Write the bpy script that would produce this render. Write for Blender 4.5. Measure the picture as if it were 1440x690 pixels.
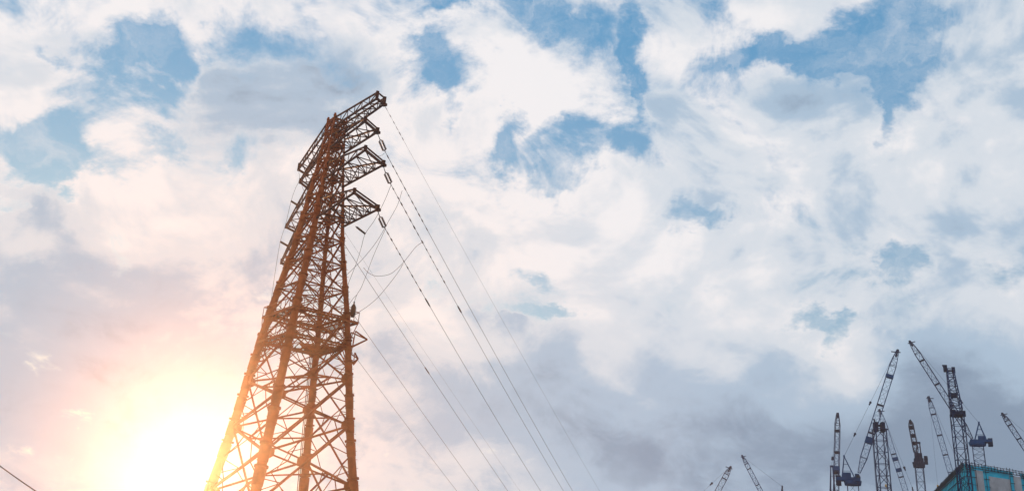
import bpy, math, random
from mathutils import Vector, Matrix
random.seed(7)
rad = math.radians
scene = bpy.context.scene
for o in list(bpy.data.objects): bpy.data.objects.remove(o)
COL = scene.collection

# ------------------------------------------------------------------ camera
F, CX, CY = 1220.0, 720.0, 345.0            # focal length and centre in photo pixels (1440 wide)
zc = Vector((223, 3301, -F)).normalized()   # world up as the camera sees it (pitch 20 deg, roll 4 deg)
fw = Vector((0, 0, -1))
yc = (fw - fw.dot(zc) * zc).normalized()
xc = yc.cross(zc)
R = Matrix((xc, yc, zc))
EYE = Vector((0, 0, 1.65))
cam_d = bpy.data.cameras.new('camera'); cam = bpy.data.objects.new('camera', cam_d); COL.objects.link(cam)
cam.matrix_world = Matrix.Translation(EYE) @ R.to_4x4()
cam_d.sensor_width = 36; cam_d.lens = 36 * F / 1440
cam_d.clip_start = 0.1; cam_d.clip_end = 5000
scene.camera = cam

def ray(px, py): return (R @ Vector((px - CX, CY - py, -F))).normalized()
def at(px, py, D):
    d = ray(px, py); return EYE + d * (D / math.hypot(d.x, d.y))
def onz(px, py, z):
    d = ray(px, py); return EYE + d * ((z - EYE.z) / d.z)
def proj(p):
    c = R.transposed() @ (Vector(p) - EYE); return (CX - F * c.x / c.z, CY + F * c.y / c.z)

# ------------------------------------------------------------------ light
SUN = ray(262, 654)
sun_el = math.asin(SUN.z); sun_az = math.atan2(SUN.x, SUN.y)
sd = bpy.data.lights.new('sun', 'SUN'); sun = bpy.data.objects.new('sun', sd); COL.objects.link(sun)
sd.energy = 5.0; sd.angle = rad(0.5); sd.color = (1.0, 0.46, 0.18)
sun.rotation_euler = (-SUN).to_track_quat('-Z', 'Y').to_euler()
sun.location = (0, 0, 80)

# ------------------------------------------------------------------ world: sky and broken cloud
W = bpy.data.worlds.new('World'); scene.world = W; W.use_nodes = True
NT = W.node_tree; NT.nodes.clear(); L = NT.links
def N(t, **k):
    n = NT.nodes.new(t)
    for a, b in k.items(): setattr(n, a, b)
    return n
def put(sock, v):
    if isinstance(v, bpy.types.NodeSocket): L.new(v, sock)
    else: sock.default_value = v
def M(op, a, b=None, c=None, clamp=False):
    n = N('ShaderNodeMath', operation=op, use_clamp=clamp)
    put(n.inputs[0], a)
    if b is not None: put(n.inputs[1], b)
    if c is not None: put(n.inputs[2], c)
    return n.outputs[0]
def VM(op, a, b=None, s=None):
    n = N('ShaderNodeVectorMath', operation=op)
    put(n.inputs[0], a)
    if b is not None: put(n.inputs[1], b)
    if s is not None: put(n.inputs['Scale'], s)
    return n.outputs['Value'] if op in ('DOT_PRODUCT', 'LENGTH') else n.outputs['Vector']
def noise(vec, scale, detail, rough=0.5, dist=0.0):
    n = N('ShaderNodeTexNoise', noise_dimensions='3D')
    put(n.inputs['Vector'], vec); n.inputs['Scale'].default_value = scale
    n.inputs['Detail'].default_value = detail; n.inputs['Roughness'].default_value = rough
    n.inputs['Distortion'].default_value = dist
    return n
def sstep(v, a, b, lo=0.0, hi=1.0):
    n = N('ShaderNodeMapRange', interpolation_type='SMOOTHSTEP')
    put(n.inputs['Value'], v)
    for i, x in zip(('From Min', 'From Max', 'To Min', 'To Max'), (a, b, lo, hi)): put(n.inputs[i], x)
    return n.outputs['Result']
def mixc(f, a, b, mode='MIX'):
    n = N('ShaderNodeMix', data_type='RGBA', blend_type=mode)
    put(n.inputs['Factor'], f); put(n.inputs[6], a); put(n.inputs[7], b)
    return n.outputs[2]

tc = N('ShaderNodeTexCoord'); DIR = tc.outputs['Generated']
sx = N('ShaderNodeSeparateXYZ'); L.new(DIR, sx.inputs[0])
DEG = 180 / math.pi
AZ = M('MULTIPLY', M('ARCTAN2', sx.outputs[0], sx.outputs[1]), DEG)
EL = M('MULTIPLY', M('ARCSINE', sx.outputs[2]), DEG)
cb = N('ShaderNodeCombineXYZ'); L.new(AZ, cb.inputs[0]); L.new(EL, cb.inputs[1])
ANG = cb.outputs[0]
# cloud-deck coordinates: clouds get smaller and flatter toward the horizon
den = M('ADD', M('MAXIMUM', sx.outputs[2], 0.0), 0.75)
deck = VM('SCALE', DIR, s=M('DIVIDE', 1.0, den))
w1 = noise(deck, 3.6, 5, 0.55)
w2 = noise(deck, 12.0, 7, 0.62)
wob = VM('ADD', VM('SCALE', VM('SUBTRACT', w1.outputs['Color'], (0.5, 0.5, 0.5)), s=6.0),
         VM('SCALE', VM('SUBTRACT', w2.outputs['Color'], (0.5, 0.5, 0.5)), s=9.0))
ANGW = VM('ADD', ANG, wob)
soft = VM('ADD', ANG, VM('SCALE', VM('SUBTRACT', w1.outputs['Color'], (0.5, 0.5, 0.5)), s=8.0))

def blobs(lst, coord, acc=0.0):
    """lst: (px, py, rx, ry, tilt_deg, weight) of cloud features, turned into sky bearings"""
    for px, py, rx, ry, tilt, w in lst:
        d = ray(px, py)
        el = math.degrees(math.asin(d.z)); az = math.degrees(math.atan2(d.x, d.y))
        k = 0.046
        m = N('ShaderNodeMapping', vector_type='TEXTURE')
        L.new(coord, m.inputs['Vector'])
        m.inputs['Location'].default_value = (az, el, 0)
        m.inputs['Rotation'].default_value = (0, 0, rad(tilt))
        m.inputs['Scale'].default_value = (rx * k / math.cos(rad(el)) * 1.5, ry * k * 1.5, 1000)
        r = VM('LENGTH', m.outputs[0])
        acc = M('MULTIPLY_ADD', sstep(r, 1.0, 0.0), w, acc)
    return acc

GAPS = [  # blue holes
    (215, 50, 74, 58, 0, 1.1), (262, 110, 36, 40, 30, .9), (80, 72, 30, 14, 0, .6), (100, 170, 45, 22, 20, .7), (45, 215, 70, 40, 0, 1.0),
    (140, 235, 74, 34, 0, .85), (205, 205, 25, 40, 0, .5), (5, 300, 26, 20, 0, .6), (365, 50, 90, 44, 0, .65),
    (640, 12, 36, 22, 0, .8), (618, 92, 50, 34, 0, .9), (622, 140, 12, 24, 20, .5), (712, 185, 30, 56, -20, 1.1),
    (790, 225, 80, 30, 0, .95), (890, 205, 34, 44, 0, .8), (905, 120, 10, 60, 0, .5), (903, 50, 22, 60, 0, .8), (800, 258, 40, 16, 0, .55),
    (770, 18, 110, 30, 0, .55), (1055, 92, 80, 34, 10, .65), (1130, 88, 70, 34, 0, .6), (1200, 45, 60, 50, 0, .6), (1255, 85, 56, 76, 0, .65), (1245, 140, 34, 40, 0, .8),
    (1235, 195, 16, 30, 0, .7), (1300, 15, 40, 24, 0, .4), (990, 322, 70, 30, -5, 1.0), (1030, 345, 30, 14, 0, .5), (935, 290, 14, 40, 0, .35), (1268, 372, 36, 44, 20, .9),
    (1150, 482, 60, 26, -10, .9), (1205, 466, 26, 16, 0, .55), (765, 462, 90, 20, 0, .9), (748, 395, 22, 14, 0, .45), (1420, 30, 30, 60, 0, .35),
    (1020, 250, 40, 30, 0, .15)]
BANKS = [  # solid cloud
    (90, 30, 90, 50, 0, .5), (40, 120, 70, 45, 0, .6), (165, 175, 48, 34, 0, .9), (20, 245, 40, 18, 0, .6), (290, 40, 30, 40, 30, .5),
    (480, 130, 170, 110, 0, .8), (770, 125, 100, 60, 0, .7), (960, 60, 60, 60, 0, .6), (1130, 12, 70, 26, 0, .7),
    (1120, 210, 110, 70, 0, 1.0), (1370, 90, 60, 60, 0, .4), (1300, 260, 130, 90, 0, .7), (850, 185, 30, 24, 0, .5),
    (780, 330, 160, 90, 0, .7), (560, 330, 150, 130, 0, .8), (1110, 400, 120, 70, 0, .8), (1165, 105, 26, 26, 0, .5), (1090, 130, 40, 12, 10, .4), (1285, 40, 20, 34, 0, .4), (1140, 60, 36, 8, 0, .3), (1225, 505, 60, 40, 0, .7), (800, 438, 40, 14, 0, .4),
    (900, 560, 400, 100, 0, .9), (300, 420, 260, 170, 0, .9), (1380, 520, 160, 120, 0, .7), (1210, 170, 16, 22, 0, .4)]
G = blobs(GAPS, ANGW)
B0 = blobs(BANKS, soft)
puff = noise(VM('ADD', deck, (3.1, 1.7, 0.4)), 6.6, 7, 0.52, 0.5)
wdeck = VM('ADD', deck, VM('SCALE', VM('SUBTRACT', w2.outputs['Color'], (0.5, 0.5, 0.5)), s=0.14))
vor = N('ShaderNodeTexVoronoi', feature='F1', normalize=True)
L.new(wdeck, vor.inputs['Vector']); vor.inputs['Scale'].default_value = 11.0; vor.inputs['Detail'].default_value = 3.0
vor.inputs['Roughness'].default_value = 0.55; vor.inputs['Lacunarity'].default_value = 2.1
bill = vor.outputs['Distance']
fine = noise(deck, 9.0, 12, 0.63, 0.5)
veil = noise(VM('ADD', deck, (7.3, 2.2, 0.9)), 21.0, 9, 0.62, 0.8)
dens = M('ADD', M('MULTIPLY', M('SUBTRACT', fine.outputs[0], 0.5), 3.4), 0.74)
dens = M('ADD', dens, M('MULTIPLY', M('SUBTRACT', veil.outputs[0], 0.5), 0.9))
dens = M('ADD', dens, M('MULTIPLY', B0, 0.42))
dens = M('ADD', dens, M('MULTIPLY', M('SUBTRACT', 0.38, bill), 0.55))
dens = M('SUBTRACT', dens, M('MULTIPLY', G, 0.90))
dens = M('ADD', dens, sstep(EL, 17.0, 7.0, 0.0, 0.55))
thin = noise(VM('ADD', wdeck, (1.3, 5.2, 3.9)), 7.0, 11, 0.66, 1.2)
cover = M('MAXIMUM', sstep(dens, 0.0, 0.92), sstep(thin.outputs[0], 0.42, 0.76, 0.0, 0.50))

LIGHT = [  # bright lit cloud (+) and grey cloud bellies (-)
    (60, 110, 120, 90, 0, .30), (170, 180, 60, 50, 0, .30), (300, 40, 50, 40, 0, .2), (760, 150, 130, 90, 0, .38), (850, 190, 60, 40, 0, .25), (690, 60, 60, 60, 0, .2),
    (1140, 15, 90, 30, 0, .25), (960, 70, 80, 80, 0, .18), (720, 300, 150, 70, 0, .30), (590, 240, 70, 60, 0, .25), (760, 410, 110, 50, 0, .30), (1000, 190, 50, 60, 0, .2),
    (930, 400, 110, 60, 0, .12), (1060, 360, 60, 60, 0, .15), (1215, 500, 50, 40, 0, .32), (1190, 300, 90, 30, 0, .05), (1350, 40, 50, 40, 0, .1), (960, 545, 110, 40, 20, .10),
    (1340, 350, 90, 22, -35, .14), (1170, 230, 40, 30, 0, -.05),
    (450, 70, 110, 60, 0, -.12), (780, 40, 90, 50, 0, -.16), (1150, 200, 110, 70, 0, -.26), (1200, 350, 110, 60, 0, -.16), (880, 290, 60, 30, 0, -.05), (1360, 200, 90, 110, 0, -.22), (1400, 350, 90, 60, 0, -.22),
    (850, 570, 220, 110, 0, -.12), (970, 525, 160, 80, 0, .10), (1060, 620, 360, 110, 0, -.22), (1370, 600, 240, 180, 0, -.34), (1000, 660, 420, 70, 0, -.12), (640, 540, 110, 90, 0, -.12), (500, 300, 110, 130, 0, -.08),
    (1010, 450, 120, 50, 0, -.05), (80, 370, 210, 110, 0, -.22), (60, 540, 170, 120, 0, -.26), (330, 430, 120, 120, 0, -.10), (250, 620, 260, 170, 0, -.10), (360, 200, 90, 90, 0, -.06)]
LF = blobs(LIGHT, soft)
calm = sstep(EL, 5.0, 24.0, 0.15, 1.0)       # haze softens the low cloud
lum = M('ADD', M('MULTIPLY', M('MULTIPLY', M('SUBTRACT', puff.outputs[0], 0.5), 1.2), calm), 0.77)
lum = M('ADD', lum, M('MULTIPLY', M('MULTIPLY', M('SUBTRACT', 0.38, bill), 0.42), calm))
lum = M('ADD', lum, LF)
lum = M('ADD', lum, sstep(dens, 1.0, 0.45, 0.0, 0.20))
lum = M('ADD', lum, sstep(dens, 1.0, 2.0, 0.0, -0.20))
# relief: cloud flanks that face the sun are brighter than those turned away
tow = tuple(SUN * 0.045)
pd = VM('ADD', VM('ADD', deck, (3.1, 1.7, 0.4)), tow)
puff2 = noise(pd, 6.6, 7, 0.52, 0.5)
fine2 = noise(VM('ADD', deck, tuple(SUN * 0.022)), 9.0, 8, 0.63, 0.5)
lum = M('ADD', lum, M('MULTIPLY', M('MULTIPLY', M('SUBTRACT', puff.outputs[0], puff2.outputs[0]), 1.0), calm))
lum = M('ADD', lum, M('MULTIPLY', M('MULTIPLY', M('SUBTRACT', fine.outputs[0], fine2.outputs[0]), 0.5), calm))
lum = M('ADD', lum, M('MULTIPLY', M('SUBTRACT', fine.outputs[0], 0.5), 0.22))
ramp = N('ShaderNodeValToRGB'); L.new(lum, ramp.inputs[0])
cr = ramp.color_ramp; cr.interpolation = 'EASE'
cr.elements[0].position = 0.18; cr.elements[0].color = (.23, .32, .44, 1)
cr.elements[1].position = 1.0; cr.elements[1].color = (.90, .885, .90, 1)
e = cr.elements.new(0.50); e.color = (.41, .54, .68, 1)
e = cr.elements.new(0.74); e.color = (.69, .745, .81, 1)
# angular distance from the sun
cosS = VM('DOT_PRODUCT', DIR, tuple(SUN))
angS = M('MULTIPLY', M('ARCCOSINE', M('MINIMUM', cosS, 0.99999)), DEG)
warm = sstep(angS, 34.0, 4.0)
cloud = mixc(M('MULTIPLY', warm, 0.85), ramp.outputs[0], mixc(1.0, ramp.outputs[0], (1.08, 0.93, 0.84, 1), 'MULTIPLY'))
glow = M('ADD', M('MULTIPLY', M('POWER', 2.718, M('MULTIPLY', angS, -1 / 1.6)), 0.35), M('MULTIPLY', M('POWER', 2.718, M('MULTIPLY', angS, -1 / 9.0)), 0.10))
cloud = mixc(1.0, cloud, mixc(1.0, (1.0, 0.90, 0.76, 1), glow, 'MULTIPLY'), 'ADD')

sky = N('ShaderNodeTexSky', sky_type='NISHITA', sun_disc=False)
sky.sun_elevation = sun_el; sky.sun_rotation = sun_az
sky.altitude = 0; sky.air_density = 1.0; sky.dust_density = 1.0; sky.ozone_density = 1.5
bg1 = N('ShaderNodeBackground'); L.new(mixc(0.72, mixc(1.0, sky.outputs[0], (1.2, 1.7, 1.9, 1), 'MULTIPLY'), mixc(sstep(EL, 38.0, 8.0), (.55, 2.15, 4.0, 1), (2.2, 3.1, 4.0, 1))), bg1.inputs[0]); bg1.inputs[1].default_value = 0.15
bg2 = N('ShaderNodeBackground'); L.new(cloud, bg2.inputs[0]); bg2.inputs[1].default_value = 1.0
mx = N('ShaderNodeMixShader'); L.new(cover, mx.inputs[0]); L.new(bg1.outputs[0], mx.inputs[1]); L.new(bg2.outputs[0], mx.inputs[2])
out = N('ShaderNodeOutputWorld'); L.new(mx.outputs[0], out.inputs[0])

vs = scene.view_settings
vs.view_transform = 'Standard'; vs.look = 'None'; vs.exposure = 0.0; vs.gamma = 1.0; vs.use_curve_mapping = False
scene.render.film_transparent = False
cy = scene.cycles
cy.use_denoising = True
cy.max_bounces = 4; cy.diffuse_bounces = 2; cy.glossy_bounces = 2; cy.transmission_bounces = 2; cy.volume_bounces = 0; cy.transparent_max_bounces = 8
cy.caustics_reflective = False; cy.caustics_refractive = False
cy.sample_clamp_indirect = 4

# ------------------------------------------------------------------ materials
def mat(name, col, rough=0.6, metal=0.0, var=0.25, scale=1.5, col2=None, detail=6, spec=0.15):
    m = bpy.data.materials.new(name); m.use_nodes = True
    nt = m.node_tree; b = nt.nodes['Principled BSDF']
    b.inputs['Roughness'].default_value = rough; b.inputs['Metallic'].default_value = metal; b.inputs['Specular IOR Level'].default_value = spec
    t = nt.nodes.new('ShaderNodeTexCoord'); n = nt.nodes.new('ShaderNodeTexNoise')
    n.inputs['Scale'].default_value = scale; n.inputs['Detail'].default_value = detail; n.inputs['Roughness'].default_value = .65
    nt.links.new(t.outputs['Object'], n.inputs['Vector'])
    r = nt.nodes.new('ShaderNodeValToRGB'); nt.links.new(n.outputs[0], r.inputs[0])
    a = col; c2 = col2 or tuple(c * (1 - var) for c in col)
    r.color_ramp.elements[0].position = .35; r.color_ramp.elements[0].color = (*c2, 1)
    r.color_ramp.elements[1].position = .65; r.color_ramp.elements[1].color = (*a, 1)
    nt.links.new(r.outputs[0], b.inputs['Base Color'])
    rr = nt.nodes.new('ShaderNodeMapRange'); nt.links.new(n.outputs[0], rr.inputs[0])
    rr.inputs[3].default_value = min(1, rough + .12); rr.inputs[4].default_value = max(.05, rough - .12)
    nt.links.new(rr.outputs[0], b.inputs['Roughness'])
    return m
MT = dict(
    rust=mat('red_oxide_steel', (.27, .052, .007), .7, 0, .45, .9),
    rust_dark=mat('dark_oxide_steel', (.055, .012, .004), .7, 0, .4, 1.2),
    porcelain=mat('brown_porcelain', (.06, .030, .024), .3, 0, .3, 4),
    wire=mat('weathered_conductor', (.07, .06, .06), .55, .5, .3, 2),
    fitting=mat('galvanised_fitting', (.06, .045, .04), .5, .4, .3, 6),
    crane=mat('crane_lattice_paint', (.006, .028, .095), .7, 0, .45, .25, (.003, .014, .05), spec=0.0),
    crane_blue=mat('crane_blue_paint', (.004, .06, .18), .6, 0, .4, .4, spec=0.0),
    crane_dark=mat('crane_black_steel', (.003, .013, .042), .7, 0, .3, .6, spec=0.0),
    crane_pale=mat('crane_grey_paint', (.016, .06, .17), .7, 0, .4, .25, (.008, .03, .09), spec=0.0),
    yellow=mat('yellow_paint', (.42, .26, .05), .5, 0, .3, 1),
    glass=mat('dark_cab_glass', (.02, .03, .04), .12, 0, .2, 1),
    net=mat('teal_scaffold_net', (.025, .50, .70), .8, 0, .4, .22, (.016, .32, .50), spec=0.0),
    net_shaded=mat('shaded_teal_net', (.010, .30, .56), .75, 0, .4, .35, (.006, .18, .38), spec=0.0),  # same net for the left face, its shade put into a darker teal
    concrete=mat('pale_render', (.40, .43, .48), .9, 0, .3, .35, spec=0.0),
    tube=mat('scaffold_tube', (.006, .03, .05), .7, 0, .3, 1, spec=0.0),
    rail=mat('guard_rail_paint', (.008, .03, .05), .6, 0, .4, .8, spec=0.0),
    ground=mat('dusty_ground', (.12, .10, .08), .95, 0, .4, .06),
)

# ------------------------------------------------------------------ mesh builder
class MB:
    def __init__(s): s.v = []; s.f = []; s.sm = []
    def bar(s, a, b, w, h=None, up=None):
        a = Vector(a); b = Vector(b); d = b - a
        if d.length < 1e-6: return s
        d.normalize(); h = h or w
        u = Vector(up) if up else Vector((0, 0, 1))
        if abs(d.dot(u.normalized())) > .98: u = Vector((1, .3, 0))
        x = d.cross(u).normalized(); y = x.cross(d)
        i = len(s.v)
        for p in (a, b):
            for sx_, sy_ in ((-1, -1), (1, -1), (1, 1), (-1, 1)): s.v.append(p + x * (sx_ * w / 2) + y * (sy_ * h / 2))
        for q in ((0, 1, 2, 3), (7, 6, 5, 4), (0, 4, 5, 1), (1, 5, 6, 2), (2, 6, 7, 3), (3, 7, 4, 0)):
            s.f.append(tuple(i + k for k in q)); s.sm.append(False)
        return s
    def tube(s, pts, r, n=8, cap=True):
        pts = [Vector(p) for p in pts]
        rs = r if isinstance(r, (list, tuple)) else [r] * len(pts)
        i0 = len(s.v); ref = None
        for k, p in enumerate(pts):
            t = (pts[min(k + 1, len(pts) - 1)] - pts[max(k - 1, 0)])
            if t.length < 1e-9: t = Vector((0, 0, 1))
            t.normalize()
            if ref is None:
                ref = Vector((0, 0, 1)) if abs(t.z) < .9 else Vector((1, 0, 0))
            x = t.cross(ref).normalized(); y = x.cross(t)
            for j in range(n):
                a = 2 * math.pi * j / n
                s.v.append(p + (x * math.cos(a) + y * math.sin(a)) * rs[k])
        for k in range(len(pts) - 1):
            for j in range(n):
                a = i0 + k * n + j; b = i0 + k * n + (j + 1) % n
                s.f.append((a, b, b + n, a + n)); s.sm.append(True)
        if cap:
            s.f.append(tuple(i0 + j for j in range(n))[::-1]); s.sm.append(False)
            e_ = i0 + (len(pts) - 1) * n
            s.f.append(tuple(e_ + j for j in range(n))); s.sm.append(False)
        return s
    def box(s, c, dx, dy, dz, ax=(1, 0, 0), ay=(0, 1, 0), az=(0, 0, 1)):
        c = Vector(c); ax, ay, az = Vector(ax), Vector(ay), Vector(az); i = len(s.v)
        for z in (-1, 1):
            for x, y in ((-1, -1), (1, -1), (1, 1), (-1, 1)): s.v.append(c + ax * (x * dx / 2) + ay * (y * dy / 2) + az * (z * dz / 2))
        for q in ((3, 2, 1, 0), (4, 5, 6, 7), (0, 1, 5, 4), (1, 2, 6, 5), (2, 3, 7, 6), (3, 0, 4, 7)):
            s.f.append(tuple(i + k for k in q)); s.sm.append(False)
        return s
    def prism(s, base, off):
        base = [Vector(p) for p in base]; off = Vector(off); i = len(s.v); n = len(base)
        s.v += base + [p + off for p in base]
        s.f.append(tuple(range(i + n - 1, i - 1, -1))); s.f.append(tuple(range(i + n, i + 2 * n)))
        for j in range(n): s.f.append((i + j, i + (j + 1) % n, i + n + (j + 1) % n, i + n + j))
        s.sm += [False] * (n + 2)
        return s
    def build(s, name, m, parent=None):
        me = bpy.data.meshes.new(name)
        off = parent_world(parent) if parent else Vector((0, 0, 0))
        me.from_pydata([tuple(p - off) for p in s.v], [], s.f); me.update()
        for p, k in zip(me.polygons, s.sm): p.use_smooth = k
        me.materials.append(MT[m])
        o = bpy.data.objects.new(name, me); COL.objects.link(o)
        if parent: o.parent = parent
        else:   # give a lone thing its own origin
            c = s.v[0].copy(); me.transform(Matrix.Translation(-c)); o.location = c
        return o
def parent_world(o):
    p = Vector(o.location)
    while o.parent: o = o.parent; p += Vector(o.location)
    return p
def thing(name, loc, label, cat, group=None):
    o = bpy.data.objects.new(name, None); COL.objects.link(o); o.location = loc; o.empty_display_size = 1
    o['label'] = label; o['category'] = cat
    if group: o['group'] = group
    return o
def tag(o, label, cat, group=None):
    o['label'] = label; o['category'] = cat
    if group: o['group'] = group
    return o
def lattice(mb, a, b, w0, w1, n, rc, rb, side=None, faces=4, zig=True):
    """square-section truss from a to b: four chords plus zig-zag lacing and battens"""
    a = Vector(a); b = Vector(b); d = (b - a).normalized()
    x = Vector(side).normalized() if side else d.cross(Vector((0, 0, 1))).normalized()
    x = (x - x.dot(d) * d).normalized(); y = x.cross(d)
    cs = ((-1, -1), (1, -1), (1, 1), (-1, 1))
    ring = []
    for k in range(n + 1):
        t = k / n; p = a.lerp(b, t); w = w0 + (w1 - w0) * t
        ring.append([p + x * (i * w / 2) + y * (j * w / 2) for i, j in cs])
    for c in range(4): mb.bar(ring[0][c], ring[-1][c], rc, rc, x)
    for k in range(n):
        for c in range(faces):
            c2 = (c + 1) % 4
            if (k + c) % 2: mb.bar(ring[k][c], ring[k + 1][c2], rb)
            else: mb.bar(ring[k][c2], ring[k + 1][c], rb)
            if k: mb.bar(ring[k][c], ring[k][c2], rb * .9)
    for q in (ring[0], ring[-1]):
        for c in range(4): mb.bar(q[c], q[(c + 1) % 4], rc)
    return ring

# ------------------------------------------------------------------ ground
g = MB()
nx = 40
def vec_az(a): return Vector((math.sin(rad(a)), math.cos(rad(a)), 0))
for j in range(nx + 1):
    for i in range(nx + 1):
        a = -13 + 452 * i / nx; b = -71 + 260 * j / nx
        p = vec_az(20) * a + vec_az(110) * b
        g.v.append(Vector((p.x, p.y, -0.30 + .15 * math.sin(p.x * .031 + 1) * math.cos(p.y * .027))))
for j in range(nx):
    for i in range(nx):
        a = j * (nx + 1) + i; g.f.append((a, a + nx + 1, a + nx + 2, a + 1)); g.sm.append(True)
go = g.build('ground', 'ground'); go['kind'] = 'structure'

# ------------------------------------------------------------------ pylon
C = at(425, 500, 100); C.z = 0
def vec_az(a): return Vector((math.sin(rad(a)), math.cos(rad(a)), 0))
U = vec_az(140); V = vec_az(50)
AZT = [(0, 13.3), (7.7, 11.16), (14.1, 9.38), (20.5, 7.99), (27.9, 6.33), (36, 4.03), (45.7, 2.35), (50.3, 1.75), (56, 1.6)]
def side(z):
    for (za, aa), (zb, ab) in zip(AZT, AZT[1:]):
        if z <= zb: return aa + (ab - aa) * (z - za) / (zb - za)
    return AZT[-1][1]
SG = [(-1, -1), (1, -1), (-1, 1), (1, 1)]       # far-left, near, back, right leg (u, v signs)
def legp(i, z): return C + (U * SG[i][0] + V * SG[i][1]) * (side(z) / 2) + Vector((0, 0, z))
def legz(i, py):
    lo, hi = -3, 60
    for _ in range(50):
        m = (lo + hi) / 2
        if proj(legp(i, m))[1] > py: lo = m
        else: hi = m
    return lo
def axis_z(py):
    lo, hi = 0, 70
    for _ in range(50):
        m = (lo + hi) / 2
        if proj(C + Vector((0, 0, m)))[1] > py: lo = m
        else: hi = m
    return lo
LV = [[0.0] * 4, [legz(0, 690), legz(1, 712), legz(2, 648), legz(3, 684)], [legz(0, 600), legz(1, 634), legz(2, 577), legz(3, 598)],
      [legz(0, 536), legz(1, 552), legz(2, 526), legz(3, 534)]]
for py in (486, 447, 410, 374, 340, 308, 279, 252, 228, 206, 187): LV.append([legz(3, py)] * 4)
LV.append([axis_z(185) + 1.35] * 4)
TOP = LV[-1][0]
pyl = thing('power_pylon', C, 'tall rust-brown lattice power pylon with tubular legs, cross-arms and mid-height platforms', 'pylon')
for i in range(4):
    m = MB()
    zs = [0] + [z for z, _ in AZT if 0 < z < TOP] + [TOP + .6]
    rr = lambda z: .56 - .0056 * z
    if i in (2, 3): rr = lambda z: max(.15, .54 - .0082 * z)
    r0 = rr; rr = lambda z, r0=r0: r0(z) * (1 - .5 * max(0, min(1, (z - 41) / 9)))
    m.tube([legp(i, z) for z in zs], [rr(z) for z in zs], 14)
    fl = []
    for k in range(1, len(LV)):
        z = LV[k][i]
        fl.append(z)
        if k in (1, 2, 3, 4): fl.append(z - 2.4)
    for z in fl:                        # bolted flange collars and gusset sleeves
        r = rr(z); d = .12
        m.tube([legp(i, z + .75 * r / .5), legp(i, z + .75 * r / .5 + .2)], r * 1.42, 14)
        m.tube([legp(i, z - 1.0 * r / .5), legp(i, z + .6 * r / .5)], [r * 1.12, r * 1.2], 14)
    sb = m                           # climbing pegs
    for k in range(1, 6):            # gusset plates where braces meet the leg
        for d_ in (U * -SG[i][0], V * -SG[i][1]):
            p = legp(i, LV[k][i]); L_ = 1.25 - .1 * k
            m.prism([p + Vector((0, 0, L_ * .95)), p + d_ * L_ + Vector((0, 0, .25)), p + d_ * L_ - Vector((0, 0, .3)), p - Vector((0, 0, L_ * .95))], d_.cross(Vector((0, 0, 1))) * .05)
    if i in (1, 3):
        z = 2.0
        while z < TOP:
            p = legp(i, z); o_ = (V if i == 3 else U) * (1 if int(z / .45) % 2 else -.3) + (U if i == 3 else -V) * .4
            o_.normalize(); sb.bar(p, p + o_ * (rr(z) + .2), .035); z += .45
    m.build('leg', 'rust', pyl)
FACES = [(0, 1), (1, 3), (0, 2), (2, 3)]
for fi, (a, b) in enumerate(FACES):
    for k in range(len(LV) - 1):
        sec = MB()
        pa0, pb0, pa1, pb1 = legp(a, LV[k][a]), legp(b, LV[k][b]), legp(a, LV[k + 1][a]), legp(b, LV[k + 1][b])
        s_ = max(.55 if k < 6 else .68, min(1, side((LV[k][a] + LV[k + 1][a]) / 2) / 9.5))
        MB().bar(pa1, pb1, .27 * s_, .22 * s_).build('horizontal_brace', 'rust', pyl)
        nrm = (pb0 - pa0).cross(pa1 - pa0).normalized() * .10 * s_
        MB().bar(pa0 + nrm, pb1 + nrm, .30 * s_, .16 * s_).build('diagonal_brace', 'rust', pyl)
        MB().bar(pb0 - nrm, pa1 - nrm, .17 * s_, .16 * s_).build('diagonal_brace', 'rust', pyl)
        q = lambda p0, p1, t: p0.lerp(p1, t)
        t_ = .085 * max(.55, s_)
        for (p0, p1, e0, e1) in ((pa0, pb1, pa1, pb0), (pb0, pa1, pb1, pa0)):
            sec.bar(q(p0, p1, .27), q(p0, e0, .52), t_)          # diagonal to leg
            sec.bar(q(p0, p1, .27), q(p0, e0, .27), t_)
            sec.bar(q(p0, p1, .75), q(e1, p1, .50), t_)
            sec.bar(q(p0, p1, .75), q(e0, p1, .62), t_)          # hanger to horizontal
            if k < 5: sec.bar(q(p0, p1, .25), q(p0, e1, .33), t_ * .8)
        sec.build('secondary_bracing', 'rust', pyl)
for k in range(1, len(LV)):             # plan bracing inside the body at every level
    z = LV[k]; m = MB(); s_ = .16 if k < 4 else .11
    P = [legp(i, z[i]) for i in range(4)]
    mid = [(P[a] + P[b]) / 2 for a, b in FACES]
    m.bar(mid[0], mid[1], s_); m.bar(mid[1], mid[3], s_); m.bar(mid[3], mid[2], s_); m.bar(mid[2], mid[0], s_)
    if k > 3:
        m.bar(P[0], P[3], s_ * .8); m.bar(P[1], P[2], s_ * .8)
        if k + 1 < len(LV):     # inner hanger frame between levels
            Q = [legp(i, LV[k + 1][i]) for i in range(4)]; cc = (P[0] + P[3]) / 2; c2 = (Q[0] + Q[3]) / 2
            for a in range(4): m.bar((P[a] + cc) / 2, (Q[(a + 1) % 4] + c2) / 2, s_ * .75); m.bar(mid[a], (Q[a] + c2) / 2, s_ * .7)
    m.build('plan_bracing', 'rust', pyl)

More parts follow.
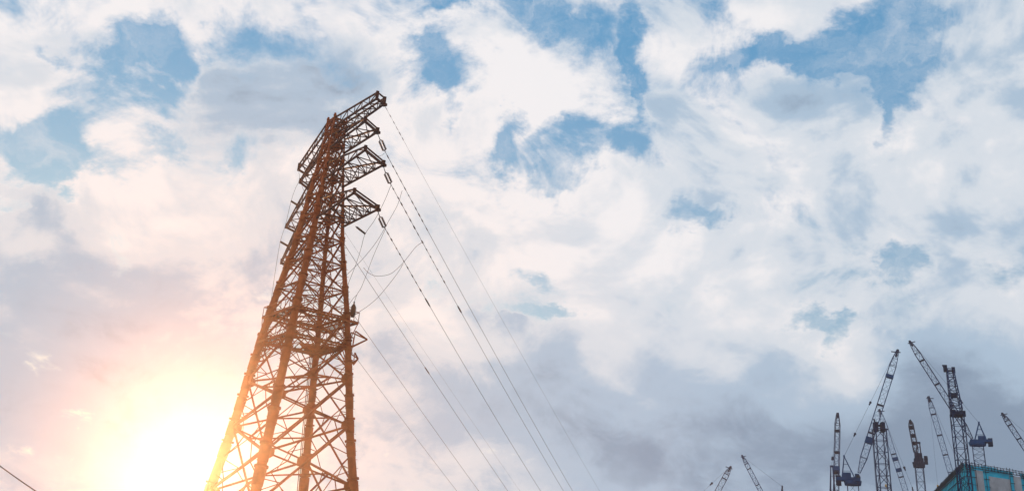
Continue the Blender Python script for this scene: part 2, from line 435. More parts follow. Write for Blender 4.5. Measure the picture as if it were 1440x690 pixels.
# cross-arms: (image height of the arm on the body, right tip pixels, left tip pixels)
ARMS = [(185, (531, 130), (541, 138), (421, 231), (432, 238), 1.5),
        (215, (514, 168), (531, 183), (422.5, 254), (434, 263), 1.9),
        (262, (514, 208), (539.5, 229), (403, 317), (418, 325), 2.4),
        (318, (498.5, 268), (531.5, 291.5), (396, 367), (408, 374), 2.7)]
TIPS = {}
for ai, (py, ra, rb, la, lb, dep) in enumerate(ARMS):
    z = axis_z(py)
    for sd_, (ta, tb), legs in (('r', (ra, rb), (1, 3)), ('l', (la, lb), (0, 2))):
        A, B = onz(*ta, z), onz(*tb, z)
        tipd = .8 if ai == 0 else .42
        A = A - Vector((0, 0, tipd * (1.0 if ai == 0 else .6))); B = B - Vector((0, 0, tipd * (1.0 if ai == 0 else .6)))
        bodyL = [legp(legs[0], z), legp(legs[1], z)]; up = Vector((0, 0, 1))
        if ai == 0: dep = 1.3
        TIPS[(ai, sd_)] = (A, B)
        lo_ = [(bodyL[0], A), (bodyL[1], B)]
        hi_ = [(legp(legs[0], z + dep), A + up * tipd), (legp(legs[1], z + dep), B + up * tipd)]
        ch = .19
        arm = MB()
        for p, q_ in lo_: arm.bar(p, q_, ch)
        for p, q_ in hi_: arm.bar(p, q_, ch * .85)
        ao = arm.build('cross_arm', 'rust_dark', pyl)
        la_ = MB(); n = 6 if ai == 0 else (4 if ai == 1 else 5); wb = .085
        pt = lambda pr, t: pr[0].lerp(pr[1], t)
        for k in range(n):
            t0, t1 = k / n, (k + 1) / n
            for (c1, c2, ww) in ((lo_[0], lo_[1], wb), (lo_[0], hi_[0], wb), (lo_[1], hi_[1], wb)):
                if ai == 0 or (c1 is not lo_[0] or c2 is not lo_[1]):
                    la_.bar(pt(c1, t0), pt(c2, t1), ww) if (k % 2) or (c1 is lo_[0] and c2 is lo_[1]) else la_.bar(pt(c2, t0), pt(c1, t1), ww)
                else:
                    la_.bar(pt(c1, t0), pt(c2, t1), ww); la_.bar(pt(c2, t0), pt(c1, t1), ww)
                if k: la_.bar(pt(c1, t0), pt(c2, t0), ww)
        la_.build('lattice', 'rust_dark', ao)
        tp = MB(); tp.bar(A, B, .22, .24); tp.bar(A + up * tipd, B + up * tipd, .14)
        tp.bar(A - up * .16, A + up * (tipd + .12), .34); tp.bar(B - up * .16, B + up * (tipd + .12), .36)
        dd = (B - A).normalized() * .3
        tp.bar(B, B + dd, .5, .3)
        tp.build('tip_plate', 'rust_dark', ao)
# lightning loop above the cap
m = MB(); c = onz(463, 183, TOP + 1.0); rgt = (R @ Vector((1, 0, 0)))
m.tube([c + rgt * (.55 * math.cos(a)) + Vector((0, 0, .55 * math.sin(a))) for a in [k * math.pi / 10 for k in range(21)]], .025, 5, False)
m.bar(c - Vector((0, 0, .55)), c - Vector((0, 0, 1.6)), .05)
m.build('lightning_ring', 'fitting', pyl)
# jumper posts (stub insulator rods on the arms)
def on_depth(px, py, ref):   # point on the pixel ray at the depth of a reference point
    d = ray(px, py); return EYE + d * ((ref - EYE).dot(d))
for (a_, b_, ref) in (((500, 318), (514, 329), legp(3, axis_z(325))), ((421, 290), (409, 282.5), legp(0, axis_z(285))), ((408, 347.5), (394, 339.5), legp(0, axis_z(345)))):
    p, q_ = on_depth(*a_, ref), on_depth(*b_, ref)
    m = MB(); d = q_ - p
    m.tube([p + d * t for t in (0, .1, .11, 1)], [.06, .06, .13, .11], 8)
    for t in (.2, .32, .44, .56, .68, .8, .92): m.tube([p + d * t, p + d * (t + .05)], [.19, .12], 8)
    m.build('jumper_post', 'porcelain', pyl)
# platforms
def platform(zp, outs, wlk, rail_h):
    """square walkway round the legs; outs = overhang on (-u, +u, -v, +v)"""
    h = side(zp) / 2
    u0, u1, v0, v1 = -h - outs[0], h + outs[1], -h - outs[2], h + outs[3]
    P = lambda u, v, dz=0: C + U * u + V * v + Vector((0, 0, zp + dz))
    fr = MB()
    for (a, b) in (((u0, v0), (u1, v0)), ((u1, v0), (u1, v1)), ((u1, v1), (u0, v1)), ((u0, v1), (u0, v0))):
        fr.bar(P(*a), P(*b), .15, .2)
    iu0, iu1, iv0, iv1 = u0 + wlk, u1 - wlk, v0 + wlk, v1 - wlk
    for (a, b) in (((iu0, v0), (iu0, v1)), ((iu1, v0), (iu1, v1)), ((u0, iv0), (u1, iv0)), ((u0, iv1), (u1, iv1))):
        fr.bar(P(*a, -.02), P(*b, -.02), (.12), .16)
    for i in range(4):          # kicker struts down to the legs
        lp = legp(i, zp - 2.6); su, sv = SG[i]
        eu = u1 if su > 0 else u0; ev = v1 if sv > 0 else v0
        for q_ in ((eu, ev), (eu, ev * .45), (eu * .45, ev), (eu, 0), (0, ev)): fr.bar(lp, P(*q_), .09)
    po = fr.build('platform', 'rust', pyl)
    gr = MB(); n = int((u1 - u0) / .42)
    for k in range(n + 1):
        u = u0 + (u1 - u0) * k / n
        if k % 1 == 0:
            gr.bar(P(u, v0, .10), P(u, iv0, .10), .10, .06); gr.bar(P(u, iv1, .10), P(u, v1, .10), .10, .06)
    n = int((v1 - v0) / .42)
    for k in range(n + 1):
        v = v0 + (v1 - v0) * k / n
        gr.bar(P(u0, v, .17), P(iu0, v, .17), .10, .06); gr.bar(P(iu1, v, .17), P(u1, v, .17), .10, .06)
    gr.build('grating', 'rust_dark', po)
    rl = MB(); cs = [(u0, v0), (u1, v0), (u1, v1), (u0, v1)]
    for i in range(4):
        a, b = cs[i], cs[(i + 1) % 4]
        for hh in (rail_h,): rl.bar(P(*a, hh), P(*b, hh), .07)
        for k in range(7):
            t = k / 7; q_ = (a[0] + (b[0] - a[0]) * t, a[1] + (b[1] - a[1]) * t)
            rl.bar(P(*q_), P(*q_, rail_h), .07)
    rl.build('railing', 'rust', po)
    return P
zp1 = legz(3, 452); zp2 = legz(3, 487)
P1 = platform(zp1, (.5, .5, .5, 1.15), 1.4, 1.25)
P2 = platform(zp2, (.3, .3, .3, .4), 1.0, 1.1)
# outrigger brackets seen as open triangles right and left of the legs
for (tip, a_, b_, ref) in (((513.5, 478), (494, 467), (490, 489), legp(3, zp2)), ((500.5, 505), (493, 497), (491, 514), legp(3, legz(3, 505))),
                           ((359, 494), (370, 478), (374, 492), legp(0, zp2)), ((351.5, 511), (362, 497), (366, 508), legp(0, zp2 - 1.2))):
    t_, p, q_ = on_depth(*tip, ref), on_depth(*a_, ref), on_depth(*b_, ref)
    off = U * .9
    m = MB()
    for o_ in (Vector((0, 0, 0)), off): m.bar(p + o_, t_ + off * .5, .13); m.bar(q_ + o_, t_ + off * .5, .13)
    m.bar(p, q_, .1); m.bar(p + off, q_ + off, .1)
    m.build('outrigger_bracket', 'rust', pyl)
# gusset head on the back leg
zg = legz(2, 488); pg = legp(2, zg); rgt = Vector((rgt.x, rgt.y, 0)).normalized()
m = MB(); m.prism([pg + rgt * -2.1 + Vector((0, 0, .2)), pg + rgt * 2.1 + Vector((0, 0, .2)), pg + rgt * .55 - Vector((0, 0, 1.3)), pg - rgt * .55 - Vector((0, 0, 1.3))], (rgt.cross(Vector((0, 0, 1)))) * .3)
m.build('gusset_plate', 'rust', pyl)
# cable sealing end standing on the platform corner by the right leg
b0 = on_depth(495.5, 446, legp(3, zp1)); t0 = on_depth(498, 426, legp(3, zp1))
m = MB(); d = t0 - b0
m.tube([b0, b0 + d * .15, b0 + d * .16, b0 + d * .75, b0 + d * .9, b0 + d], [.22, .22, .30, .28, .14, .05], 10)
for k in range(9): m.tube([b0 + d * (.18 + .062 * k), b0 + d * (.18 + .062 * k + .03)], [.40, .30], 10)
se = m.build('cable_sealing_end', 'porcelain', pyl)
MB().tube([t0, t0 + d * .1], .09, 8).build('terminal', 'fitting', se)
# power cables strapped down beside the back leg
m = MB()
for k in range(3):
    m.tube([legp(2, z) - U * (.0 - .0) + rgt * (-.75 + .18 * k) for z in (0, 8, 12, 16, zg - 1)], .05, 6)
m.build('riser_cables', 'rust_dark', pyl)

# ------------------------------------------------------------------ insulators and wires
def insulator(p, q_, label, hang):
    p, q_ = Vector(p), Vector(q_); d = q_ - p; Lh = d.length; dn = d.normalized()
    # yoke direction seen broadside from below
    s_ = dn.cross(ray(540, 240)).normalized() * .17
    t = thing('insulator_string', p, label, 'insulator', 'double insulator strings on the pylon cross-arms')
    y = MB(); y.bar(p, p + dn * .3, .07); y.bar(p + dn * .3 - s_, p + dn * .3 + s_, .08, .06); y.bar(hang, p + dn * .05, .06); y.build('yoke', 'fitting', t)
    y = MB(); y.bar(q_, q_ - dn * .25, .07); y.bar(q_ - dn * .25 - s_, q_ - dn * .25 + s_, .1, .08); y.build('yoke', 'fitting', t)
    for sg in (-1, 1):
        a, b = p + dn * .35 + s_ * sg, q_ - dn * .25 + s_ * sg
        m = MB(); pts = []; rs = []; nd = 10
        for k in range(nd):
            c0 = a.lerp(b, k / nd); c1 = a.lerp(b, (k + .35) / nd); c2 = a.lerp(b, (k + .8) / nd); c3 = a.lerp(b, (k + .99) / nd)
            pts += [c0, c1, c2, c3]; rs += [.05, .145, .13, .05]
        m.tube(pts, rs, 10); m.build('disc_string', 'porcelain', t)
    return t
ins_px = [(1, (533.5, 194), (542, 214)), (2, (541, 240), (550, 260)), (3, (533, 302), (542, 322))]
INS_END = {}
names = {1: 'double brown insulator string hanging from the short upper right arm, just below the earth-wire arm',
         2: 'double brown insulator string hanging from the middle right arm, the one farthest out',
         3: 'double brown insulator string hanging from the lowest right arm, above a stub rod'}
for ai, a_, b_ in ins_px:
    B = TIPS[(ai, 'r')][1]; p = on_depth(*a_, B); q_ = on_depth(*b_, B) + Vector((0, 0, 0))
    INS_END[ai] = q_
    insulator(p, q_, names[ai], B - Vector((0, 0, .1)))
def bez(pts, n=14):
    """smooth curve through points (Catmull-Rom)"""
    pts = [Vector(p) for p in pts]; out_ = []
    P = [2 * pts[0] - pts[1]] + pts + [2 * pts[-1] - pts[-2]]
    for i in range(1, len(P) - 2):
        for k in range(n):
            t = k / n; a, b, c, d = P[i - 1], P[i], P[i + 1], P[i + 2]
            out_.append(.5 * ((2 * b) + (c - a) * t + (2 * a - 5 * b + 4 * c - d) * t * t + (3 * b - 3 * c + d - a) * t ** 3))
    out_.append(pts[-1]); return out_
def span(p, end_px, D, sag, r, label, dash, kind='overhead_wire', dmp=(), group='line wires running away from the pylon'):
    q_ = at(*end_px, D)
    pts = []
    for k in range(61):
        t = k / 60; c = p.lerp(q_, t); c.z -= sag * 4 * t * (1 - t); pts.append(c)
    o = MB().tube(pts, r, 6).build(kind, 'wire', None); tag(o, label, 'wire', group)
    if dash or dmp:
        tot = (q_ - p).length
        def pos(s_):
            t = s_ / tot; c = p.lerp(q_, t); c.z -= sag * 4 * t * (1 - t); return c
        for (s0, s1, rr_) in list(dash) + list(dmp): MB().tube([pos(s0), pos(s0 + (s1 - s0) * .3), pos(s0 + (s1 - s0) * .7), pos(s1)], [rr_ * .8, rr_, rr_, rr_ * .7], 6).build('vibration_damper', 'fitting', o)
    return o
def ds(a, b, step, ln, r): 
    out_ = []; s_ = a
    while s_ < b: out_.append((s_, s_ + ln * random.uniform(.6, 1.25), r * random.uniform(.65, 1.05))); s_ += step * random.uniform(.75, 1.35)
    return out_
E1 = TIPS[(0, 'r')][1]
span(E1, (876, 745), 195, .7, .014, 'thin earth wire running from the very top right arm, rightmost of the wires', ds(.4, 6.2, 1.05, .6, .05))
span(INS_END[1], (838, 745), 195, .7, .030, 'conductor leaving the upper insulator string, second wire from the right', ds(.5, 14, 1.25, .55, .085))
span(INS_END[2], (826, 745), 195, .7, .030, 'conductor leaving the middle insulator string, with a jumper clamped partway', ds(.5, 20, 1.3, .55, .085), dmp=((24.6, 26.2, .11),))
span(INS_END[3], (796, 745), 195, .7, .030, 'conductor leaving the lowest insulator string, nearest to the pylon of the right-hand wires', ds(.5, 13, 1.3, .55, .085), dmp=((14.5, 16.4, .10),))
LB = {k: TIPS[(k, 'l')][1] for k in range(4)}
span(LB[0], (770, 745), 195, .4, .012, 'faintest hair-thin earth wire from the far top arm', ())
span(LB[1], (752, 745), 195, .4, .032, 'conductor from the far upper arm, passing behind the pylon with a small clamp', (), dmp=((41, 43, .10),))
span(LB[2], (714, 745), 195, .4, .030, 'conductor from the far middle arm, emerging beside the platform', ())
span(LB[3], (686, 745), 195, .4, .028, 'lowest conductor from the far bottom arm, nearest to the right leg', ())
# jumper wires between strings, posts and sealing end
ref = legp(3, 34)
def jump(px, label, r=.024, refs=None):
    p = [on_depth(x, y, ref) for x, y in px]
    for k, v in (refs or {}).items(): p[k] = v
    tag(MB().tube(bez(p), r, 6).build('jumper_wire', 'wire'), label, 'wire', 'slack jumper wires beside the pylon')
jump([(550, 261), (540, 284), (527, 309), (513.5, 329), (508, 348), (501, 370), (488, 403)], 'slack jumper dropping from the middle insulator past the stub rod end', refs={0: INS_END[2]})
jump([(565.5, 268), (559, 288), (547, 310), (530, 339), (510, 364), (486, 388)], 'slack jumper curving from the middle conductor down toward the right leg')
jump([(544, 325), (531, 346), (523, 365), (516, 384), (508, 404), (502, 414), (498, 425)], 'slack jumper dropping from the lowest insulator to the sealing end', refs={0: INS_END[3]})
jump([(502, 414), (497, 419), (490, 429)], 'short loose tail of wire beside the sealing end top', .02)
jump([(593, 341), (584, 348), (568, 368), (556, 380), (546, 386), (530, 388), (519, 384), (511, 376)], 'sagging U-shaped jumper between two conductors right of the pylon')
jump([(567, 371), (556, 388), (535, 414), (520, 428), (501, 441)], 'jumper curving from the lowest right conductor to the platform corner')
jump([(541, 215), (536, 219), (529, 219), (520, 221)], 'short jumper tail behind the upper insulator string', .018)
ref = legp(0, 38)
jump([(421.5, 232), (421, 252), (415, 266), (409.3, 283), (402, 314), (394.2, 340), (388, 376), (383, 410), (377, 452)], 'long thin down-lead hanging along the left side of the pylon', .02, refs={0: TIPS[(0, 'l')][0]})
jump([(423, 255), (426, 265), (431, 274), (437, 281)], 'short lead hanging under the far upper arm tip', .02)
# stray service wire low on the left
p, q_ = at(-70, 599, 62), at(150, 751, 48)
tag(MB().tube([p.lerp(q_, k / 20) - Vector((0, 0, .25 * 4 * (k / 20) * (1 - k / 20))) for k in range(21)], .03, 6).build('service_wire', 'wire'),
    'lone service wire crossing the bottom left corner', 'wire')

# ------------------------------------------------------------------ construction cranes
def horiz(v): return Vector((v.x, v.y, 0))
def luffer(label, D, pivot, tip, aframe, mast_px, mast_w=9, jib_w=5.5, tipD=0, deck=(22, 8), mast_to=0.0, bridle=(.25, .55), hook=None, panel=None, mats=('crane', 'crane', 'crane_blue'), mast_lat=14, njib=26, thick=1.0, panels2=()):
    k = D / F
    pv, tp, af = at(*pivot, D), at(*tip, D + tipD), at(*aframe, D)
    mt = at(*mast_px, D)
    base = Vector((mt.x, mt.y, mast_to))
    t = thing('tower_crane', base, label, 'crane', 'cranes over the building site')
    jd = horiz(tp - pv)
    jd = jd.normalized() if jd.length > .5 else Vector((1, 0, 0))
    sd_ = jd.cross(Vector((0, 0, 1))).normalized()
    w = mast_w * k; c_ = .15 * k / .2 * thick; b_ = .07 * k / .2 * thick
    m = MB(); lattice(m, base, mt, w, w, max(6, int((mt - base).length / (w * 1.25))), c_ * .9, b_ * .95, sd_); m.build('mast', mats[0], t)
    # jib
    m = MB(); jw = jib_w * k
    j0, jl = pv, (tp - pv)
    lattice(m, pv, pv + jl * .12, jw * .35, jw, 3, c_ * .8, b_ * .8, sd_)
    lattice(m, pv + jl * .12, pv + jl * .88, jw, jw, max(6, int(jl.length * .76 / (jw * 1.35))), c_ * .8, b_ * .72, sd_)
    lattice(m, pv + jl * .88, tp, jw, jw * .45, 4, c_ * .8, b_ * .8, sd_)
    jo = m.build('jib', mats[1], t)
    dn = jl.normalized(); yy = sd_.cross(dn)
    h = MB(); h.tube([tp - sd_ * .5 * jw * .5 + dn * .2, tp + sd_ * .5 * jw * .5 + dn * .2], jw * .24, 10); h.bar(tp - dn * jw * .9, tp + dn * jw * .35, jw * .5, jw * .3); h.bar(tp - yy * jw * .5, tp + yy * jw * .9 - dn * .3 * jw, jw * .14)
    h.build('sheave_head', 'crane_dark', jo)
    bt = MB()
    for f_ in (.32, .55, .8): bt.box(pv + jl * f_, jw * 1.08, jw * 1.08, jw * .14, sd_, yy, dn)
    bt.build('section_joint', 'crane_dark', jo)
    for f_, ln in ([panel] if panel else []) + list(panels2):
        MB().box(pv + jl * f_, jw * 1.16, jw * 1.16, ln * k, sd_, yy, dn).build('sign_panel', 'crane_blue', jo)
    # machinery deck, counterweight, cab
    dw, dh = deck[0] * k, deck[1] * k
    dc = Vector((mt.x, mt.y, mt.z)) + Vector((0, 0, dh * .15))
    back = -jd
    m = MB(); m.tube([dc - Vector((0, 0, dh * .5)), dc - Vector((0, 0, dh * .12))], [w * .75, w * .85], 14)
    m.box(dc + back * dw * .16, dw * .95, w * 1.15, dh * .28, jd, sd_)
    m.box(dc + back * dw * .22 + Vector((0, 0, dh * .32)), dw * .34, w * .95, dh * .42, jd, sd_)
    m.build('machinery_deck', mats[2], t)
    m = MB()
    for s_ in (-.32, 0, .32): m.box(dc + back * dw * .56 + sd_ * s_ * w - Vector((0, 0, dh * .12)), dw * .2, w * .28, dh * .8, jd, sd_)
    m.build('counterweight', 'crane_dark', t)
    cb_ = dc + jd * dw * .22 + sd_ * w * .75 + Vector((0, 0, dh * .05))
    m = MB(); m.prism([cb_ + jd * dw * a + Vector((0, 0, dh * b)) for a, b in ((-.1, -.3), (.08, -.3), (.12, .05), (.06, .32), (-.1, .32))], sd_ * w * .45)
    co = m.build('cab', mats[2], t)
    MB().box(cb_ + jd * dw * .02 + sd_ * w * .46 + Vector((0, 0, dh * .1)), dw * .13, w * .04, dh * .22, jd, sd_).build('window', 'glass', co)
    # A-frame
    m = MB()
    for s_ in (-1, 1):
        e_ = sd_ * s_ * w * .42
        m.bar(dc + jd * dw * .12 + e_, af + e_ * .35, c_ * 1.3); m.bar(dc + back * dw * .42 + e_, af + e_ * .35, c_ * 1.0)
        for q in (.35, .65): m.bar((dc + jd * dw * .12 + e_).lerp(af + e_ * .35, q), (dc + back * dw * .42 + e_).lerp(af + e_ * .35, q), b_)
    for q in (.0, .4, .75, 1): 
        a_ = (dc + jd * dw * .12).lerp(af, q); e_ = sd_ * w * .42 * (1 - .65 * q); m.bar(a_ - e_, a_ + e_, b_ * 1.3)
    m.box(af, c_ * 2.4, w * .5, c_ * 3.2, jd, sd_)
    m.build('a_frame', mats[2], t)
    # luffing rope with its bridle pulleys
    m = MB(); tt = pv + jl * .96 + yy * jw * .4
    m.tube([af, tt], .03, 5); lr = m.build('luffing_rope', 'crane_dark', t)
    for q in bridle:
        c = af.lerp(tt, q); dv = (tt - af).normalized()
        b__ = MB(); b__.bar(c - dv * 2.2 * k, c + dv * 2.2 * k, 2.6 * k, 1.6 * k); b__.tube([c + dv * 1.5 * k - sd_ * k, c + dv * 1.5 * k + sd_ * k], 1.5 * k, 10)
        b__.build('bridle_block', 'crane_dark', lr)
    if hook:
        c = tp + Vector((0, 0, -hook * k)); m = MB(); m.tube([tp, c], .02, 5); hr = m.build('hoist_rope', 'crane_dark', t)
        m = MB(); m.tube([c + Vector((0, 0, 2 * k)), c + Vector((0, 0, 1.2 * k)), c - Vector((0, 0, 1.2 * k)), c - Vector((0, 0, 2 * k))], [.3 * k, 1.2 * k, 1.2 * k, .3 * k], 8)
        m.tube([c + Vector((math.sin(a) * 1.1 * k, 0, -3 * k + math.cos(a) * 1.1 * k)) for a in [x * .5 for x in range(0, 10)]], .3 * k, 6)
        m.build('hook_block', 'yellow', hr)
    return t
luffer('short blue-grey crane jib leaning right, leftmost of all the cranes', 330, (985, 735), (1027, 657), (972, 706), (982, 740), jib_w=6.5, thick=.9, njib=18)
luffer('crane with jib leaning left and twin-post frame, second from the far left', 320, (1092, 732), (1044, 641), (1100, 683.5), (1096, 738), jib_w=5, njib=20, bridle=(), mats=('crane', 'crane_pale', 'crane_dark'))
luffer('slim crane with upright jib beside the large leaning crane', 300, (1175.5, 706), (1178, 582), (1169.5, 655), (1172, 712), mast_w=8, jib_w=6, tipD=12, deck=(16, 8), bridle=(.15,), panel=(.36, 6), mats=('crane', 'crane', 'crane'))
luffer('largest blue crane with long jib leaning right and pulleys on its luffing rope', 250, (1208, 664), (1262, 494), (1187, 641), (1199, 676), mast_w=13, jib_w=8, deck=(30, 15), bridle=(.21, .52), panel=(.26, 8), panels2=((.79, 4),), mats=('crane', 'crane_pale', 'crane_blue'), njib=34)
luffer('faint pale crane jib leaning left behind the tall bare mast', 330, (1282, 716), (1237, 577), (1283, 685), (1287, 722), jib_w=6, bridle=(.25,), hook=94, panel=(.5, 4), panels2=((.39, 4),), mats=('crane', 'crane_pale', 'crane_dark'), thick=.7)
luffer('thin upright crane with dark machinery block, standing free just left of the building', 320, (1289, 638), (1280, 592), (1291.5, 622), (1292, 650), mast_w=9, jib_w=5.5, tipD=10, deck=(11, 17), bridle=(), mats=('crane', 'crane_dark', 'crane_dark'), njib=12)
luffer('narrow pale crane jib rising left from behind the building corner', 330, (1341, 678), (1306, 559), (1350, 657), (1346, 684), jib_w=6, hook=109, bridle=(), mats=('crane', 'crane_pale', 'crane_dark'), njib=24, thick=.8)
luffer('crane on the building roof with jib crossing behind the tall mast', 262, (1367, 616), (1280, 481), (1376.5, 594), (1374.5, 622), mast_w=12, jib_w=6.5, deck=(25, 11), mast_to=30.5, bridle=(.26,), mats=('crane', 'crane', 'crane_blue'), njib=34)
luffer('crane jib leaning left at the far right edge', 290, (1462, 660), (1410, 582), (1474, 636), (1468, 666), jib_w=5.5, bridle=(), mats=('crane', 'crane', 'crane_blue'), njib=18)
# tall bare mast with twin-post head
def mast_only(label, D, foot, top, w_px, head):
    k = D / F; tp = at(*top, D); base = Vector((tp.x, tp.y, 0)); w = w_px * k
    t = thing('tower_crane', base, label, 'crane', 'cranes over the building site')
    sd_ = vec_az(math.degrees(math.atan2(tp.x, tp.y)) + 72)
    m = MB(); lattice(m, base, tp, w, w, int(tp.z / (w * 1.1)), .21, .12, sd_); m.build('mast', 'crane', t)
    return t, tp, k, sd_, w
t, tp, k, sd_, w = mast_only('tall bare lattice crane mast with twin-post head beside the large leaning crane', 240, (1233, 690), (1236.5, 603), 13, True)
m = MB()
for s_ in (-1, 1):
    m.box(tp + sd_ * s_ * w * .33 + Vector((0, 0, .5)), w * .3, w * .7, 2.4, sd_, sd_.cross(Vector((0, 0, 1))))
m.bar(tp - sd_ * w * .4 + Vector((0, 0, .9)), tp + sd_ * w * .4 + Vector((0, 0, .9)), .5)
m.bar(tp - sd_ * w * .2, tp - sd_ * w * .45 + Vector((0, 0, 2.6)), .3)
m.build('head_frame', 'crane_dark', t)
m = MB(); q_ = tp - Vector((0, 0, 17.5)); m.bar(q_, q_ + sd_ * w * 1.15 + Vector((0, 0, -.4)), .4); m.bar(q_ + sd_ * w * 1.15 - Vector((0, 0, .4)), q_ + sd_ * w * 1.6 + Vector((0, 0, 1.4)), .45)
m.build('wall_tie', 'crane_dark', t)
m = MB(); m.tube([tp - sd_ * w * .75, Vector((tp.x, tp.y, 2)) - sd_ * w * .75], .05, 5); m.build('hoist_rope', 'crane_dark', t)
# tall crane in front of the building corner: mast, slewing ring, jib raised steeply away
D = 205; k = D / F; tp = at(1345.5, 582, D); base = Vector((tp.x, tp.y, 0)); w = 12.5 * k
t = thing('tower_crane', base, 'tallest crane mast and raised jib standing in front of the teal building corner', 'crane', 'cranes over the building site')
sd_ = vec_az(math.degrees(math.atan2(tp.x, tp.y)) + 75)
m = MB(); lattice(m, base, tp, w, w, int(tp.z / (w * 1.1)), .17, .095, sd_); m.build('mast', 'crane', t)
j1 = at(1336, 521, D + 7)
m = MB(); lattice(m, tp + Vector((0, 0, .6)), j1, w * .95, w * .6, 9, .16, .09, sd_); jo = m.build('jib', 'crane', t)
m = MB(); s2 = sd_ * w * .34
m.box(j1 + s2 + Vector((0, 0, .2)), .7, .8, 1.2, sd_, vec_az(30)); m.box(j1 - s2 * 1.3 + Vector((0, 0, .5)), .8, .8, 1.5, sd_, vec_az(30)); m.bar(j1 - s2 * 1.5, j1 + s2, .35); m.bar(j1 - s2 * 1.3, j1 - s2 * 2.0 + Vector((0, 0, 1.3)), .2)
m.build('sheave_head', 'crane_dark', jo)
m = MB(); m.tube([tp - Vector((0, 0, .5)), tp + Vector((0, 0, .5))], w * .6, 12); m.box(tp + sd_ * w * .5 + Vector((0, 0, .1)), w * .5, w * .6, 1.2, sd_, sd_.cross(Vector((0, 0, 1)))); m.box(tp - sd_ * w * .35 + Vector((0, 0, .3)), w * .4, w * .6, 1.0, sd_, sd_.cross(Vector((0, 0, 1))))
m.build('slewing_ring', 'crane_dark', t)
m = MB(); q_ = tp.lerp(j1, .42); m.box(q_, w * .55, w * .6, .9, sd_, vec_az(30)); m.build('winch', 'crane_dark', t)

# ------------------------------------------------------------------ building under scaffold netting
ZR = at(1356, 650, 240).z
K0 = onz(1356, 650.5, ZR); KR = onz(1440, 664.5, ZR); KL = onz(1316, 690, ZR)
dr = horiz(KR - K0).normalized(); dl = horiz(KL - K0).normalized()
LR_, LL_ = 62.0, (KL - K0).length + 14
nr = dr.cross(Vector((0, 0, 1))); nr = nr if nr.dot(EYE - K0) > 0 else -nr
nl = dl.cross(Vector((0, 0, 1))); nl = nl if nl.dot(EYE - K0) > 0 else -nl
bl = thing('scaffolded_building', Vector((K0.x, K0.y, 0)), 'unfinished building wrapped in teal scaffold netting with pale wall bays', 'building')
up = Vector((0, 0, 1))
g0 = Vector((K0.x, K0.y, 0))
inn = 1.3
c0 = g0 + (dr + dl) * (inn / math.sin(dr.angle(dl)))
m = MB(); m.prism([c0, c0 + dr * LR_, c0 + dr * LR_ + dl * LL_, c0 + dl * LL_], up * (ZR - 1.6)); m.build('wall', 'concrete', bl)
def facade(d, nrm, Ln, gaps, netm):
    """net sheets between pale bays, scaffold tubes on top of them"""
    z1 = ZR - .15
    x = 0.0
    segs = []
    for (a, b) in gaps: segs.append((x, a)); x = b
    segs.append((x, Ln))
    net = MB()
    for a, b in segs:
        if b - a < .2: continue
        n = max(1, int((b - a) / 2.2)); nzs = int(z1 / 2.0)
        i0 = len(net.v)
        for j in range(nzs + 1):
            for i in range(n + 1):
                p = g0 + d * (a + (b - a) * i / n) + up * (z1 * j / nzs)
                bulge = 0 if (i in (0, n)) else random.uniform(-.12, .16)
                net.v.append(p + nrm * bulge)
        for j in range(nzs):
            for i in range(n):
                q = i0 + j * (n + 1) + i; net.f.append((q, q + 1, q + n + 2, q + n + 1)); net.sm.append(False)
    net.build('scaffold_net', netm, bl)
    tb = MB(); x = 0
    while x <= Ln: 
        if not any(a + .2 < x < b - .2 for a, b in gaps): tb.bar(g0 + d * x + nrm * .22, g0 + d * x + nrm * .22 + up * ZR, .08)
        x += 1.85 if netm == 'net' else 3.2
    z = z1 - 1.2
    while z > z1 - 22:
        x = 0
        for a, b in segs: tb.bar(g0 + d * a + nrm * .3 + up * z, g0 + d * b + nrm * .3 + up * z, .08 if int(z * 10) % 3 else .14)
        z -= 1.75
    tb.build('scaffold_tubes', 'tube', bl)
    rl = MB(); x = 0
    while x <= Ln:
        rl.bar(g0 + d * x + nrm * .34 + up * (ZR - 1.0), g0 + d * x + nrm * .34 + up * (ZR + .3 + random.uniform(-.1, .35)), .1); x += 1.2
    for dz, tk in ((-.9, .16), (-.3, .1), (.2, .1)): rl.bar(g0 + d * 0 + up * (ZR + dz) + nrm * .3, g0 + d * Ln + up * (ZR + dz) + nrm * .3, tk)
    x = 0
    while x < Ln - 2.4:
        rl.bar(g0 + d * x + nrm * .32 + up * (ZR - .9), g0 + d * (x + 2.4) + nrm * .32 + up * (ZR + .2), .06); x += 2.4
    rl.build('guard_rail', 'rail', bl)
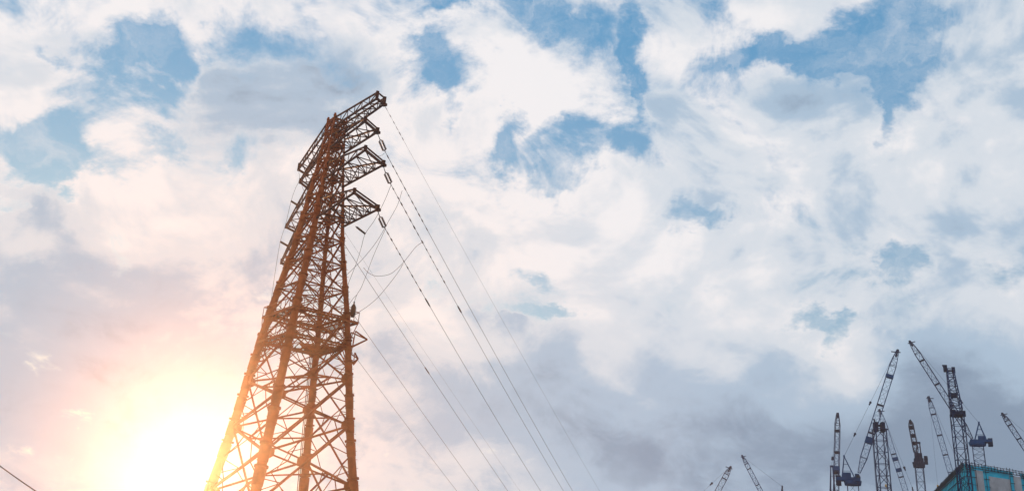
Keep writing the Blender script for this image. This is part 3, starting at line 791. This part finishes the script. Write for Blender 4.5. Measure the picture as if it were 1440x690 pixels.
def along(px, py):   # distance along the right facade of a pixel on it
    dd = ray(px, py); tt = (g0 - EYE).dot(nr) / dd.dot(nr); p = EYE + dd * tt
    return horiz(p - g0).dot(dr), p.z
s1, _ = along(1372, 675); s2_, _ = along(1383, 675); s3, zt = along(1390, 669); s4, _ = along(1420, 675); s5, _ = along(1426, 680); s6, _ = along(1436, 680)
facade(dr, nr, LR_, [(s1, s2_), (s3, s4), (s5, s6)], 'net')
facade(dl, nl, LL_, [], 'net_shaded')
for a, b, zt_ in ((s1, s2_, ZR - 1.2), (s3, s4, zt), (s5, s6, ZR - 1.2)):
    m = MB(); c = g0 + dr * ((a + b) / 2) - nr * .35 + up * (zt_ / 2); m.box(c, b - a, .9, zt_, dr, nr); m.build('wall_bay', 'concrete', bl)
m = MB()     # net above the wide pale bay
m.box(g0 + dr * ((s3 + s4) / 2) - nr * .1 + up * ((zt + ZR - .15) / 2), s4 - s3, .12, ZR - .15 - zt, dr, nr); m.build('scaffold_net', 'net', bl)
m = MB(); rp = at(1379, 655, 256); m.box(Vector((rp.x, rp.y, ZR - .3)), 5, 5, 2.2, dr, nr); m.build('crane_base_wrap', 'net', bl)

# ------------------------------------------------------------------ haze
HX, HY = vec_az(20), vec_az(110)      # the air over the site: long toward the cranes, its near edge just past the pylon
hz = MB(); hz.prism([HX * a + HY * b - Vector((0, 0, 1.5)) for a, b in ((-14, -72), (-14, 190), (440, 190), (440, -72))], Vector((0, 0, 89)))
ho = hz.build('haze', 'ground'); ho['kind'] = 'stuff'
hm = bpy.data.materials.new('haze'); hm.use_nodes = True; nt = hm.node_tree; nt.nodes.clear()
pvn = nt.nodes.new('ShaderNodeVolumePrincipled'); on = nt.nodes.new('ShaderNodeOutputMaterial')
pvn.inputs['Color'].default_value = (.86, .76, .74, 1); pvn.inputs['Density'].default_value = 0.00037; pvn.inputs['Anisotropy'].default_value = 0.91
nt.links.new(pvn.outputs[0], on.inputs['Volume'])
ho.data.materials.clear(); ho.data.materials.append(hm)
